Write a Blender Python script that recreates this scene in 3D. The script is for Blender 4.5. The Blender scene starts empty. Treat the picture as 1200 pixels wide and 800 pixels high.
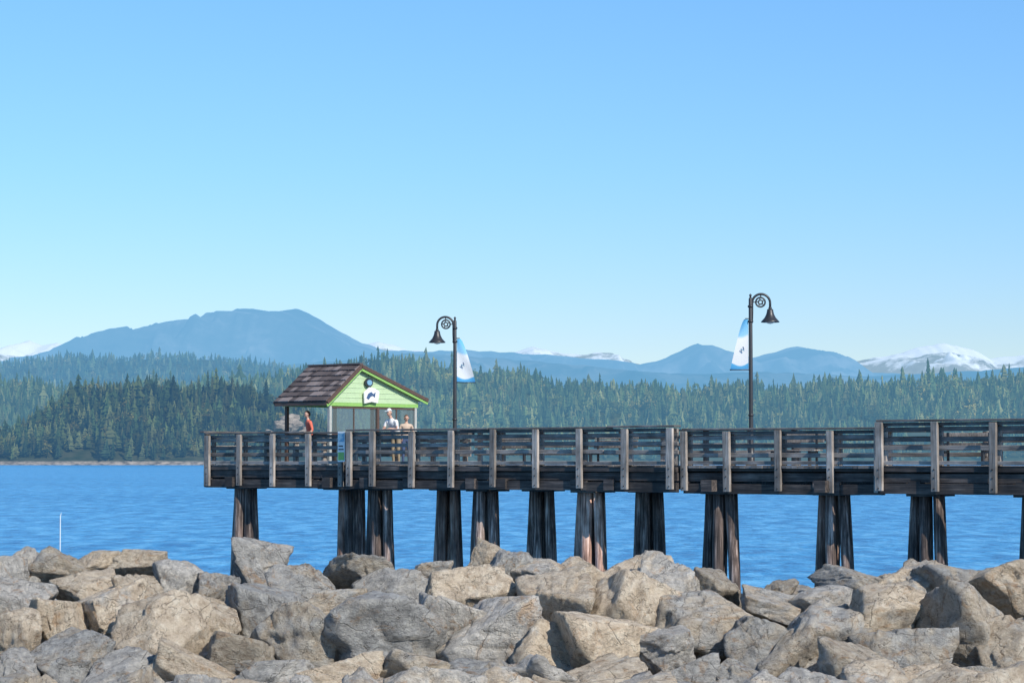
import bpy, bmesh, math, random
import numpy as np
from mathutils import Vector, Matrix, Euler
random.seed(7); rng=np.random.default_rng(7)
F=2823.0; H=5.3; HZ=539.0
scene=bpy.context.scene
col=scene.collection

# ---------------------------------------------------------------- helpers
def link(o,parent=None):
    col.objects.link(o)
    if parent: o.parent=parent
    return o
def empty(name,loc=(0,0,0),rz=0,parent=None):
    e=bpy.data.objects.new(name,None); e.location=loc; e.rotation_euler=(0,0,rz)
    e.empty_display_size=0.3
    return link(e,parent)
def wx(px,d): return (px-600.0)/F*d
def wz(py,d): return H+(HZ-py)/F*d

class MB:
    """mesh builder"""
    def __init__(s): s.v=[]; s.f=[]; s.m=[]
    def add(s,vs,fs,mi=0):
        b=len(s.v); s.v+= [tuple(v) for v in vs]; s.f+=[tuple(i+b for i in f) for f in fs]; s.m+=[mi]*len(fs)
    def box(s,c,size,mi=0,rot=None):
        x,y,z=[k/2 for k in size]
        vs=[Vector((a*x,b*y,e*z)) for a in(-1,1) for b in(-1,1) for e in(-1,1)]
        if rot: 
            R=Euler(rot).to_matrix(); vs=[R@v for v in vs]
        c=Vector(c); vs=[v+c for v in vs]
        s.add(vs,[(0,1,3,2),(4,6,7,5),(0,4,5,1),(2,3,7,6),(0,2,6,4),(1,5,7,3)],mi)
    def bx(s,x0,x1,y0,y1,z0,z1,mi=0):
        s.box(((x0+x1)/2,(y0+y1)/2,(z0+z1)/2),(x1-x0,y1-y0,z1-z0),mi)
    def tube(s,pts,rad,n=10,mi=0,cap=True):
        pts=[Vector(p) for p in pts]
        if not hasattr(rad,'__len__'): rad=[rad]*len(pts)
        rings=[]; up=None
        for i,p in enumerate(pts):
            a=pts[max(i-1,0)]; b=pts[min(i+1,len(pts)-1)]
            t=(b-a).normalized()
            if up is None:
                up=Vector((0,1,0)) if abs(t.y)<0.9 else Vector((1,0,0))
            x=(up-t*up.dot(t)).normalized(); y=t.cross(x); up=x
            rings.append([p+(x*math.cos(2*math.pi*k/n)+y*math.sin(2*math.pi*k/n))*rad[i] for k in range(n)])
        vs=[v for r in rings for v in r]; fs=[]
        for i in range(len(pts)-1):
            for k in range(n):
                k2=(k+1)%n
                fs.append((i*n+k,i*n+k2,(i+1)*n+k2,(i+1)*n+k))
        if cap:
            fs.append(tuple(range(n))[::-1]); fs.append(tuple((len(pts)-1)*n+k for k in range(n)))
        s.add(vs,fs,mi)
    def obj(s,name,mats,parent=None,bevel=0,smooth=False):
        me=bpy.data.meshes.new(name); me.from_pydata(s.v,[],s.f)
        for m in mats: me.materials.append(m)
        me.polygons.foreach_set('material_index',s.m)
        if smooth: me.polygons.foreach_set('use_smooth',[True]*len(s.f))
        me.update()
        bm=bmesh.new(); bm.from_mesh(me); bmesh.ops.recalc_face_normals(bm,faces=bm.faces); bm.to_mesh(me); bm.free()
        o=bpy.data.objects.new(name,me); link(o,parent)
        if bevel:
            b=o.modifiers.new('bevel','BEVEL'); b.width=bevel; b.segments=1; b.limit_method='ANGLE'
        return o

def npmesh(name,V,Fc,mats,colors=None,smooth=False,parent=None):
    me=bpy.data.meshes.new(name)
    k=Fc.shape[1]
    me.vertices.add(len(V)); me.vertices.foreach_set('co',V.astype(np.float32).ravel())
    me.loops.add(Fc.size); me.loops.foreach_set('vertex_index',Fc.astype(np.int32).ravel())
    me.polygons.add(len(Fc)); me.polygons.foreach_set('loop_start',np.arange(0,Fc.size,k,dtype=np.int32))
    me.polygons.foreach_set('loop_total',np.full(len(Fc),k,dtype=np.int32))
    me.update(calc_edges=True); me.validate()
    me.polygons.foreach_set('use_smooth',[smooth]*len(me.polygons))
    if colors is not None:
        a=me.color_attributes.new('tint','FLOAT_COLOR','POINT'); a.data.foreach_set('color',colors.astype(np.float32).ravel())
    for m in mats: me.materials.append(m)
    o=bpy.data.objects.new(name,me); return link(o,parent)

def hash3(ix,iy,iz,seed=0):
    n=(ix*374761393+iy*668265263+iz*2147483647+seed*1274126177)&0xffffffff
    n=((n^(n>>13))*1274126177)&0xffffffff
    n=(n^(n>>16))&0xffffffff
    return n/4294967295.0
def vnoise(P,seed=0):
    P=np.asarray(P,float); i=np.floor(P).astype(np.int64); f=P-i; f=f*f*(3-2*f)
    r=0
    for a in(0,1):
        for b in(0,1):
            for c in(0,1):
                w=(f[:,0] if a else 1-f[:,0])*(f[:,1] if b else 1-f[:,1])*(f[:,2] if c else 1-f[:,2])
                r=r+w*hash3(i[:,0]+a,i[:,1]+b,i[:,2]+c,seed)
    return r*2-1
def fbm(P,o=4,seed=0,ridged=False):
    r=0;a=1;t=0
    for k in range(o):
        n=vnoise(P*(2.03**k)+k*17.3,seed+k)
        if ridged: n=1-2*np.abs(n)
        r=r+a*n;t+=a;a*=0.5
    return r/t

# ---------------------------------------------------------------- materials
def newmat(name):
    m=bpy.data.materials.new(name); m.use_nodes=True
    nt=m.node_tree; nt.nodes.clear()
    out=nt.nodes.new('ShaderNodeOutputMaterial')
    return m,nt,out
def N(nt,t,**kw):
    n=nt.nodes.new(t)
    for k,v in kw.items():
        if k in n.inputs.keys(): n.inputs[k].default_value=v
        else: setattr(n,k,v)
    return n
def ramp(nt,fac,stops,interp='LINEAR'):
    r=nt.nodes.new('ShaderNodeValToRGB'); r.color_ramp.interpolation=interp
    e=r.color_ramp.elements
    while len(e)<len(stops): e.new(0.5)
    for i,(p,c) in enumerate(stops):
        e[i].position=p; e[i].color=(c[0],c[1],c[2],1) if hasattr(c,'__len__') else (c,c,c,1)
    nt.links.new(fac,r.inputs[0]); return r.outputs[0]
def mix(nt,fac,a,b,mode='MIX'):
    m=nt.nodes.new('ShaderNodeMix'); m.data_type='RGBA'; m.blend_type=mode
    for s,v in((m.inputs[0],fac),(m.inputs[6],a),(m.inputs[7],b)):
        if isinstance(v,(int,float)): s.default_value=v
        elif isinstance(v,tuple): s.default_value=(v[0],v[1],v[2],1)
        else: nt.links.new(v,s)
    return m.outputs[2]
def noise(nt,vec,scale,detail=4,rough=0.55,dist=0):
    n=N(nt,'ShaderNodeTexNoise',Scale=scale,Detail=detail,Roughness=rough,Distortion=dist)
    if vec is not None: nt.links.new(vec,n.inputs['Vector'])
    return n.outputs['Fac']
def mapping(nt,vec,scale):
    m=nt.nodes.new('ShaderNodeMapping'); m.inputs['Scale'].default_value=scale; nt.links.new(vec,m.inputs[0]); return m.outputs[0]
def coord(nt,which='Object'): return nt.nodes.new('ShaderNodeTexCoord').outputs[which]
def bsdf(nt,out,color,rough=0.8,bump=None,bs=0.3,bd=0.02,**kw):
    b=nt.nodes.new('ShaderNodeBsdfPrincipled')
    if isinstance(color,tuple): b.inputs['Base Color'].default_value=(*color[:3],1)
    else: nt.links.new(color,b.inputs['Base Color'])
    b.inputs['Roughness'].default_value=rough
    for k,v in kw.items(): b.inputs[k.replace('_',' ')].default_value=v
    if bump is not None:
        bp=N(nt,'ShaderNodeBump',Strength=bs,Distance=bd); nt.links.new(bump,bp.inputs['Height']); nt.links.new(bp.outputs[0],b.inputs['Normal'])
    nt.links.new(b.outputs[0],out.inputs[0]); return b
def plain(name,c,rough=0.6,var=0.12,**kw):
    m,nt,out=newmat(name); v=noise(nt,coord(nt),9,4)
    cc=ramp(nt,v,[(0.3,tuple(k*(1-var) for k in c)),(0.7,tuple(min(1,k*(1+var)) for k in c))])
    bsdf(nt,out,cc,rough,v,0.1,0.005,**kw); return m
def wood(name,c1,c2,c3,stretch):
    m,nt,out=newmat(name); co=coord(nt)
    g=noise(nt,mapping(nt,co,stretch),1.0,6,0.65)
    big=noise(nt,co,1.7,3)
    c=ramp(nt,g,[(0.3,c1),(0.5,c2),(0.72,c3)])
    dk=ramp(nt,big,[(0.35,0.55),(0.65,1.15)])
    c=mix(nt,1.0,c,dk,'MULTIPLY')
    isl_=nt.nodes.new('ShaderNodeNewGeometry')
    c=mix(nt,1.0,c,ramp(nt,isl_.outputs['Random Per Island'],[(0,0.6),(1,1.25)]),'MULTIPLY')
    bsdf(nt,out,c,0.85,g,0.5,0.02); return m
wood_h=wood('weathered_rail_wood',(0.12,0.11,0.10),(0.24,0.215,0.195),(0.40,0.37,0.335),(1.2,22,22))
wood_v=wood('weathered_post_wood',(0.15,0.125,0.105),(0.33,0.285,0.245),(0.48,0.43,0.38),(22,22,1.2))
wood_cap=wood('rail_cap_wood',(0.07,0.063,0.057),(0.14,0.125,0.115),(0.26,0.235,0.215),(1.2,22,22))
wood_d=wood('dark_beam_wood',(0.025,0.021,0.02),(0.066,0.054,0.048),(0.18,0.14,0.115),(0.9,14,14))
def pilewood(name,a,b,c):
    m,nt,out=newmat(name); co=coord(nt)
    g=noise(nt,mapping(nt,co,(16,16,0.7)),1.0,7,0.7)
    b2=noise(nt,mapping(nt,co,(2.5,2.5,1.2)),1.0,4)
    c0=ramp(nt,g,[(0.38,a),(0.51,b),(0.64,c)])
    dk=ramp(nt,b2,[(0.35,0.45),(0.62,1.2)])
    isl_=nt.nodes.new('ShaderNodeNewGeometry')
    c0=mix(nt,1.0,c0,ramp(nt,isl_.outputs['Random Per Island'],[(0,0.5),(1,1.5)]),'MULTIPLY')
    bsdf(nt,out,mix(nt,1.0,c0,dk,'MULTIPLY'),0.8,g,0.8,0.03); return m
pile_m=pilewood('creosote_pile_wood',(0.035,0.026,0.023),(0.15,0.105,0.085),(0.46,0.36,0.31))
pile_red=pilewood('reddish_pile_wood',(0.11,0.06,0.042),(0.38,0.225,0.165),(0.60,0.45,0.37))
black_metal=plain('black_painted_metal',(0.03,0.032,0.036),0.4)
white_p=plain('white_paint',(0.78,0.78,0.76),0.5,0.05)

# ---------------------------------------------------------------- world, sun, camera
SD=Vector((0.58,-0.81,0)).normalized(); EL=math.radians(37)
sund=Vector((SD.x*math.cos(EL),SD.y*math.cos(EL),math.sin(EL)))
w=bpy.data.worlds.new('World'); scene.world=w; w.use_nodes=True
nt=w.node_tree; nt.nodes.clear()
sky=nt.nodes.new('ShaderNodeTexSky'); sky.sky_type='NISHITA'; sky.sun_disc=False
sky.sun_elevation=EL; sky.sun_rotation=math.atan2(SD.x,SD.y); sky.altitude=0; sky.air_density=1.0; sky.dust_density=0.1; sky.ozone_density=2.5
bg=nt.nodes.new('ShaderNodeBackground'); bg.inputs[1].default_value=0.14
sep=nt.nodes.new('ShaderNodeSeparateXYZ'); nt.links.new(coord(nt,'Generated'),sep.inputs[0])
tr_=ramp(nt,sep.outputs[2],[(0.0,(0.70,0.74,0.90)),(0.05,(0.62,0.73,0.93)),(0.12,(0.58,0.82,1.05)),(0.24,(0.60,0.93,1.2)),(1,(0.80,1.0,1.12))])
tint=mix(nt,1.0,sky.outputs[0],tr_,'MULTIPLY')
nt.links.new(tint,bg.inputs[0])
wo=nt.nodes.new('ShaderNodeOutputWorld'); nt.links.new(bg.outputs[0],wo.inputs[0])
L=bpy.data.lights.new('sun','SUN'); L.energy=5.0; L.angle=math.radians(0.5); L.color=(1,0.93,0.83)
lo=bpy.data.objects.new('sun',L); lo.rotation_euler=sund.to_track_quat('Z','Y').to_euler(); link(lo)
cam=bpy.data.cameras.new('camera'); cam.sensor_width=36; cam.lens=36*F/1200; cam.clip_start=0.5; cam.clip_end=300000
co_=bpy.data.objects.new('camera',cam); co_.location=(0,0,H); co_.rotation_euler=(math.radians(90)+math.atan((HZ-400)/F),0,0); link(co_); scene.camera=co_
scene.view_settings.view_transform='Standard'; scene.view_settings.look='None'; scene.view_settings.exposure=0

# ---------------------------------------------------------------- water
m,nt,out=newmat('sea_water'); co=coord(nt)
n1=noise(nt,mapping(nt,co,(0.25,0.30,1)),1.0,6,0.65,0.4)
n2=noise(nt,mapping(nt,co,(1.1,1.3,1)),1.0,3,0.6)
big=noise(nt,mapping(nt,co,(0.004,0.016,1)),1.0,5,0.6,0.5)
mid=noise(nt,mapping(nt,co,(0.45,0.14,1)),1.0,7,0.78,0.3)
c=ramp(nt,big,[(0.38,(0.02,0.22,0.48)),(0.62,(0.08,0.37,0.68))])
c=mix(nt,0.65,c,ramp(nt,mid,[(0.40,(0.003,0.09,0.28)),(0.50,(0.04,0.28,0.57)),(0.60,(0.18,0.52,0.80))]))
ad=N(nt,'ShaderNodeMath',operation='MULTIPLY_ADD'); nt.links.new(n2,ad.inputs[0]); ad.inputs[1].default_value=0.25; nt.links.new(n1,ad.inputs[2])
b=bsdf(nt,out,c,0.28,ad.outputs[0],1.0,1.4,IOR=1.33,Specular_IOR_Level=0.35)
mb=MB()
mb.add([(-60000,-300,0),(60000,-300,0),(60000,70000,0),(-60000,70000,0)],[(0,1,2,3)])
mb.obj('sea_water',[m])

# ---------------------------------------------------------------- distance haze painted into the surfaces as a constant glow per layer
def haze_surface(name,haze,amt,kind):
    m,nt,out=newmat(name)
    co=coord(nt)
    if kind=='tree':
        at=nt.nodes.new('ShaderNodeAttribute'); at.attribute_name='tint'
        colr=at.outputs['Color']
    elif kind in('land','rock'):
        g=noise(nt,mapping(nt,co,(0.05,0.05,0.2)),1.0,5)
        rk=ramp(nt,noise(nt,mapping(nt,co,(0.12,0.12,0.4)),1.0,6,0.65),[(0.35,(0.10,0.085,0.07)),(0.62,(0.42,0.35,0.28))])
        if kind=='land':
            colr=ramp(nt,g,[(0.35,(0.03,0.045,0.02)),(0.6,(0.07,0.075,0.04))])
            sep=nt.nodes.new('ShaderNodeSeparateXYZ'); nt.links.new(co,sep.inputs[0])
            zz=N(nt,'ShaderNodeMapRange'); zz.inputs[1].default_value=3.0; zz.inputs[2].default_value=5.0; nt.links.new(sep.outputs[2],zz.inputs[0])
            colr=mix(nt,zz.outputs[0],rk,colr)
        else: colr=rk
    elif kind=='mount' or kind=='snow':
        g=noise(nt,mapping(nt,co,(0.0008,0.0008,0.0014)),1.0,8,0.68)
        colr=ramp(nt,g,[(0.38,(0.03,0.055,0.05)),(0.5,(0.12,0.13,0.12)),(0.62,(0.40,0.37,0.34))])
        if kind=='snow':
            sep=nt.nodes.new('ShaderNodeSeparateXYZ'); nt.links.new(co,sep.inputs[0])
            z2=N(nt,'ShaderNodeMath',operation='MULTIPLY_ADD'); nt.links.new(g,z2.inputs[0]); z2.inputs[1].default_value=2600; nt.links.new(sep.outputs[2],z2.inputs[2])
            zz=N(nt,'ShaderNodeMapRange'); zz.inputs[1].default_value=2980; zz.inputs[2].default_value=3250; nt.links.new(z2.outputs[0],zz.inputs[0])
            colr=mix(nt,zz.outputs[0],colr,(0.9,0.92,0.95))
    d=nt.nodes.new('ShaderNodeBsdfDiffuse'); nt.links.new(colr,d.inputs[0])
    e=nt.nodes.new('ShaderNodeEmission'); e.inputs[0].default_value=(*haze,1)  # blue haze glow stands in for air between viewer and land
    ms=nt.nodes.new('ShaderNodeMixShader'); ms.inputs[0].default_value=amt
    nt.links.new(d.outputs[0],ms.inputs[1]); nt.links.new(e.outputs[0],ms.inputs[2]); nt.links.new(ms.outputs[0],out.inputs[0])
    return m

# ---------------------------------------------------------------- mountains
def mountain(name,prof,dr,depth,mat,amp,seed,step=2.0):
    xs=np.arange(prof[0][0],prof[-1][0]+1,step)
    py=np.interp(xs,[p[0] for p in prof],[p[1] for p in prof])
    nz=fbm(np.stack([xs/14,np.zeros_like(xs),np.zeros_like(xs)],1),4,seed)
    py=py+nz*1.8
    hz=(HZ-py)/F*dr+H
    rows=70; vs=[]
    for j in range(rows+1):
        s=j/rows
        d=dr-depth*(1-s)
        X=(xs-600)/F*dr
        P=np.stack([X/(dr*0.028),np.full_like(X,d)/(dr*0.05),np.zeros_like(X)],1)
        r=fbm(P,5,seed+5,True)
        h=hz*(s**0.85)*(1+amp*r*min(1,(1-s)*3.0)*(1.2-0.5*s))
        h=np.minimum(h,hz*(d/dr)*0.985 if j<rows else hz)
        vs.append(np.stack([X,np.full_like(X,d),h],1))
    vs.append(np.stack([X,np.full_like(X,dr+depth*0.8),np.full_like(X,-50)],1))
    V=np.concatenate(vs); n=len(xs); R=rows+2
    idx=np.arange(R*n).reshape(R,n)
    Fc=np.stack([idx[:-1,:-1],idx[:-1,1:],idx[1:,1:],idx[1:,:-1]],-1).reshape(-1,4)
    return npmesh(name,V,Fc,[mat],smooth=True)
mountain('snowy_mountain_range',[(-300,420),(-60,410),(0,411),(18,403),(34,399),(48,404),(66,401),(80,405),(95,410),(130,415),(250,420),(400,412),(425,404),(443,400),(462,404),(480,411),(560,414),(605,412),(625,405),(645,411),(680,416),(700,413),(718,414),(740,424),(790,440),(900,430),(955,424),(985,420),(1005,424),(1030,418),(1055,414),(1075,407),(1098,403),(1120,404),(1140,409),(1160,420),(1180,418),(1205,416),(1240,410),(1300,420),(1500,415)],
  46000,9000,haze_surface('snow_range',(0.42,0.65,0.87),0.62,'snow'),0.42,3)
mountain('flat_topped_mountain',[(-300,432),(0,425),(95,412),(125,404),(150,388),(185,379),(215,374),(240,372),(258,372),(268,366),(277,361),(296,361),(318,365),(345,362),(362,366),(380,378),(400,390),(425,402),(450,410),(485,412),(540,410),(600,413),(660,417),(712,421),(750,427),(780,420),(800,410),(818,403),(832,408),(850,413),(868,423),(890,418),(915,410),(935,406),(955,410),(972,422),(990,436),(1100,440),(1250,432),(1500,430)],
  26000,7000,haze_surface('mountain_haze',(0.20,0.48,0.78),0.88,'mount'),0.5,9)
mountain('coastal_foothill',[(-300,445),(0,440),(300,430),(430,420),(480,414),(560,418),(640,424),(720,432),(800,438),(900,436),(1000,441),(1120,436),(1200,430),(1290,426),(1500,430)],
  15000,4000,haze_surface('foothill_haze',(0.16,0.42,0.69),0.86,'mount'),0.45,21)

# ---------------------------------------------------------------- forest
def conifer(seed,tiers=7,n=9):
    r=np.random.default_rng(seed); V=[];Fs=[]
    wd=r.uniform(0.13,0.21); zb=r.uniform(0.05,0.2)
    for i in range(4):
        a=i*math.pi/2; V.append((0.012*math.cos(a),0.012*math.sin(a),0))
    V.append((0,0,0.8)); Fs+=[(0,1,4),(1,2,4),(2,3,4),(3,0,4)]
    for t in range(tiers):
        f=t/(tiers); z0=zb+(1-zb)*f*0.93; R=wd*(1-f)**0.75*r.uniform(0.65,1.25)+0.012
        z1=z0+(1-zb)/tiers*r.uniform(1.3,1.9); z1=min(z1,1.0)
        if t==tiers-1: z1=1.0
        ox,oy=r.normal(0,0.012,2)
        b=len(V)
        for k in range(n):
            a=2*math.pi*k/n+r.uniform(-.25,.25); rr=R*(1.15 if k%2 else 0.55)*r.uniform(0.7,1.25)
            V.append((ox+rr*math.cos(a),oy+rr*math.sin(a),z0-R*0.25*r.uniform(0,1.3)))
        V.append((0,0,z1))
        for k in range(n): Fs.append((b+k,b+(k+1)%n,b+n))
    return np.array(V),np.array(Fs)
def roundtree(seed,n=70):
    r=np.random.default_rng(seed); V=[(0.015,0,0),(-0.015,0.01,0),(0,-0.015,0),(0,0,0.6)];Fs=[(0,1,3),(1,2,3),(2,0,3)]
    for i in range(n):
        p=r.normal(0,1,3); p/=np.linalg.norm(p); p*=r.uniform(0.6,1)
        c=np.array([p[0]*0.27,p[1]*0.27,0.6+p[2]*0.36])
        b=len(V)
        for k in range(3): V.append(tuple(c+r.normal(0,0.07,3)))
        Fs.append((b,b+1,b+2))
    return np.array(V),np.array(Fs)
def forest(name,pts,heights,mat,tiers,n,tints,parent,nround=0.22):
    temps=[conifer(50+i,tiers,n) for i in range(10)]; rts=[roundtree(80+i) for i in range(5)]
    Vs=[];Fs=[];Cs=[];b=0
    P=np.array(pts); patch=fbm(np.stack([P[:,0]/70,P[:,1]/70,P[:,2]*0],1),3,77)
    for (x,y,z),h,pa in zip(pts,heights,patch):
        rd=rng.random()<nround*(1+3*max(0,pa))
        V,T=(rts[rng.integers(5)] if rd else temps[rng.integers(10)])
        hh=h*(0.68 if rd else 1)
        a=rng.uniform(0,6.283); c,s=math.cos(a),math.sin(a); wdt=hh*rng.uniform(0.8,1.5)
        W=np.stack([(V[:,0]*c-V[:,1]*s)*wdt+x,(V[:,0]*s+V[:,1]*c)*wdt+y,V[:,2]*hh+z-0.5],1)
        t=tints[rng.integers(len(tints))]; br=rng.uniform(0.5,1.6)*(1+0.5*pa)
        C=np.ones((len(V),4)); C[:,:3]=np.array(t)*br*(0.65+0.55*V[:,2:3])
        if rd: C[:,:3]*=np.array([1.45,1.15,0.8])
        Vs.append(W);Fs.append(T+b);Cs.append(C);b+=len(V)
    return npmesh(name,np.concatenate(Vs),np.concatenate(Fs),[mat],np.concatenate(Cs),parent=parent)
def hill(prefix,prof,d0,d1,dback,spacing,hr,land,tree,tiers,n,treeTop,tints,parent,seed):
    px=[p[0] for p in prof]; pyy=[p[1]+treeTop for p in prof]
    def height(X,Y):
        u=X/d1*F+600
        top=np.maximum((HZ-np.interp(u,px,pyy))/F*d1+H,-8)
        sh=d0+fbm(np.stack([X/120,np.zeros_like(X),np.zeros_like(X)],1),3,seed)*(d1-d0)*0.12
        s=np.clip((Y-sh)/(d1-sh),-0.1,1)
        prof_=np.where(s>0,(np.abs(s)**0.8),s*2)
        hb=np.clip((Y-d1)/(dback-d1),0,1)
        bumps=fbm(np.stack([X/110,Y/110,np.zeros_like(X)],1),4,seed+2)
        shelf=2.4*(1+0.9*fbm(np.stack([X/35,Y*0,np.zeros_like(X)],1),3,seed+6))
        h=top*prof_*(1-hb**2)*(1+0.45*bumps*np.clip((1-s)*1.6,0.12,1))+np.where((s>0.0)&(s<0.97)&(top>0),shelf*np.clip(s*60,0,1),0)
        return np.where(s<=0,-3,h)
    xa,xb=(px[0]-600)/F*d1,(px[-1]-600)/F*d1
    nx=400; ny=110
    X,Y=np.meshgrid(np.linspace(xa,xb,nx),np.concatenate([np.linspace(d0-(d1-d0)*0.2,d0+(d1-d0)*0.2,50),np.linspace(d0+(d1-d0)*0.21,dback,ny-50)]))
    Z=height(X.ravel(),Y.ravel())
    V=np.stack([X.ravel(),Y.ravel(),Z],1); idx=np.arange(nx*ny).reshape(ny,nx)
    Fc=np.stack([idx[:-1,:-1],idx[:-1,1:],idx[1:,1:],idx[1:,:-1]],-1).reshape(-1,4)
    npmesh(prefix+'_ground',V,Fc,[land],smooth=True,parent=parent)
    gx=np.arange(xa,xb,spacing); gy=np.arange(d0,d1+(dback-d1)*0.35,spacing)
    GX,GY=np.meshgrid(gx,gy); GX=GX.ravel()+rng.uniform(-.6,.6,GX.size)*spacing; GY=GY.ravel()+rng.uniform(-.6,.6,GY.size)*spacing
    GZ=height(GX,GY); k=(GZ>4.2)&(rng.random(GX.size)<0.9)
    gap=fbm(np.stack([GX/60,GY/60,np.zeros_like(GX)],1),3,seed+9); k&=gap<0.40
    if prefix=='headland': k&=~((np.abs(GX/GY*F+600-336)<27)&(GY<2752))
    pts=np.stack([GX,GY,GZ],1)[k]; gp=gap[k]
    hv=fbm(np.stack([GX/45,GY/45,np.zeros_like(GX)],1)[k],3,seed+19)
    hs=rng.uniform(hr[0],hr[1],len(pts))*(1+0.45*hv); tall=rng.random(len(pts))<0.07; hs[tall]*=1.4
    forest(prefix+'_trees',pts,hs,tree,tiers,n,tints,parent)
    return height
tg=[(0.08,0.11,0.035),(0.06,0.09,0.035),(0.11,0.13,0.045),(0.15,0.155,0.06),(0.04,0.065,0.03)]
tgd=[(0.045,0.07,0.025),(0.035,0.055,0.025),(0.075,0.095,0.03),(0.10,0.11,0.04)]
isl=empty('forested_island')
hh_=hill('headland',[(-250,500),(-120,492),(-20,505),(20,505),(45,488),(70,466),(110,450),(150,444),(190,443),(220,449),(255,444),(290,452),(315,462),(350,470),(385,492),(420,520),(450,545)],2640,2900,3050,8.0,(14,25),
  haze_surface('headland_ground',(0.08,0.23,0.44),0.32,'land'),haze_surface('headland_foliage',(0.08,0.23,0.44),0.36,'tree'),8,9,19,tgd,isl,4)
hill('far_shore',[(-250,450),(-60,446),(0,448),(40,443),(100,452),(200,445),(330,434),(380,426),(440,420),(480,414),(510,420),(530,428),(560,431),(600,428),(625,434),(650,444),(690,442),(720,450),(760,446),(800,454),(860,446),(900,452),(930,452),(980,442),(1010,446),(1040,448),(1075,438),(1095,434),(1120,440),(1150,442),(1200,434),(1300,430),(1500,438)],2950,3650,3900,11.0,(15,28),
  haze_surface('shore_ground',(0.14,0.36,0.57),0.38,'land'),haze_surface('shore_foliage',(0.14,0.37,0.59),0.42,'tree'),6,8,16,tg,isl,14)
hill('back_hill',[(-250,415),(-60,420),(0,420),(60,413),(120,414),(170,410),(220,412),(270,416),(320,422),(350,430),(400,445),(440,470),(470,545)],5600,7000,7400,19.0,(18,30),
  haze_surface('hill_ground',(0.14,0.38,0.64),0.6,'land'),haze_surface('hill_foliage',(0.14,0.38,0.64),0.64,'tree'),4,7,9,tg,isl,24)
def blob_rock(seed,sub=4,planes=16,hmin=0.62,k=30.0,rough=0.05):
    bm=bmesh.new(); bmesh.ops.create_icosphere(bm,subdivisions=sub,radius=1)
    D=np.array([v.co[:] for v in bm.verts]); T=np.array([[v.index for v in f.verts] for f in bm.faces]); bm.free()
    D/=np.linalg.norm(D,axis=1)[:,None]
    r=np.random.default_rng(seed); n=r.normal(0,1,(planes,3)); n/=np.linalg.norm(n,axis=1)[:,None]
    n=np.concatenate([n,[[0,0,1],[0,0,-1],[1,0,0],[-1,0,0],[0,1,0],[0,-1,0]]+r.normal(0,0.34,(6,3))]); n/=np.linalg.norm(n,axis=1)[:,None]
    h=r.uniform(hmin,1.0,len(n)); 
    dt=D@n.T; R=np.where(dt>0.05,h[None,:]/np.maximum(dt,0.05),9)
    R=-np.log(np.exp(-k*R).sum(1))/k
    R=np.minimum(R,1.5)
    off=r.uniform(0,99,3); P=D*R[:,None]
    R=R+rough*fbm(P*1.8+off,3,seed)+rough*0.8*fbm(P*5+off,4,seed+3,True)-rough*0.4
    bd=r.normal(0,1,3); bd/=np.linalg.norm(bd); s_=(P@bd)*r.uniform(2.5,4.5)+0.5*fbm(P*1.5+off+5,2,seed+4)
    R=R-0.035*np.clip((np.abs((s_%1)-0.5)-0.36)*9,0,1)
    q=fbm(P*1.5+off+31,2,seed+8); R=R-0.08*np.clip((q-0.10)*22,0,1)
    return D*R[:,None],T
# bare rock bluff on the headland
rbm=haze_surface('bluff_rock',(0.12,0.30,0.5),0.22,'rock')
Vb=[];Tb=[];bb=0
for i,(px,py,wpx,hpx) in enumerate([(330,500,20,11),(346,499,22,13),(318,508,14,9),(338,491,16,9),(356,507,14,10)]):
    V,Tt=blob_rock(900+i,3,9,0.6,60,0.07); d=2735+i*3; k=d/F*0.62
    V=V*np.array([wpx*k,12,hpx*k*1.2])+np.array([wx(px,d),d,wz(py,d)]); Vb.append(V);Tb.append(Tt+bb);bb+=len(V)
npmesh('rock_bluff',np.concatenate(Vb),np.concatenate(Tb),[rbm],parent=isl)

# ---------------------------------------------------------------- pier
P0=Vector((wx(245,80.0),80.0)); P1=Vector((wx(1200,60.5),60.5))
U=(P1-P0).normalized(); ANG=math.atan2(U.y,U.x); NV=Vector((-U.y,U.x))
def tpx(px,o=0.0):
    k=(px-600)/F; Q=P0+NV*o
    return (k*Q.y-Q.x)/(U.x-k*U.y)
def dist(t,o=0): return (P0+U*t+NV*o).y
pier=empty('wooden_pier',(P0.x,P0.y,0),ANG)
W=5.6; TE=52.0; DZ=5.15
def T(px,o=0): return tpx(px,o)
segs=[(0,T(414),6.20,0.0,4.40),(T(414)+0.02,T(799),6.265,-0.16,4.42),(T(801),T(1034),6.17,0.10,4.38),(T(1036),TE,6.34,-0.22,4.42)]
deck=MB(); rail=MB(); beams=MB()
t=0.0
while t<TE:
    wdt=0.19; deck.bx(t,t+wdt-0.012,-0.1+random.uniform(-.02,.02),W+0.1+random.uniform(-.02,.02),DZ-0.07,DZ+random.uniform(-.004,.004)); t+=wdt
posts=[249,286,325,367,405,419,446,492,538,587,637,688,741,794,804,854,914,975,1031,1040,1105,1173]
pt=[T(p) for p in posts]; last=pt[-1]
while last<TE-1.6: last+=1.55; pt.append(last)
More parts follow.
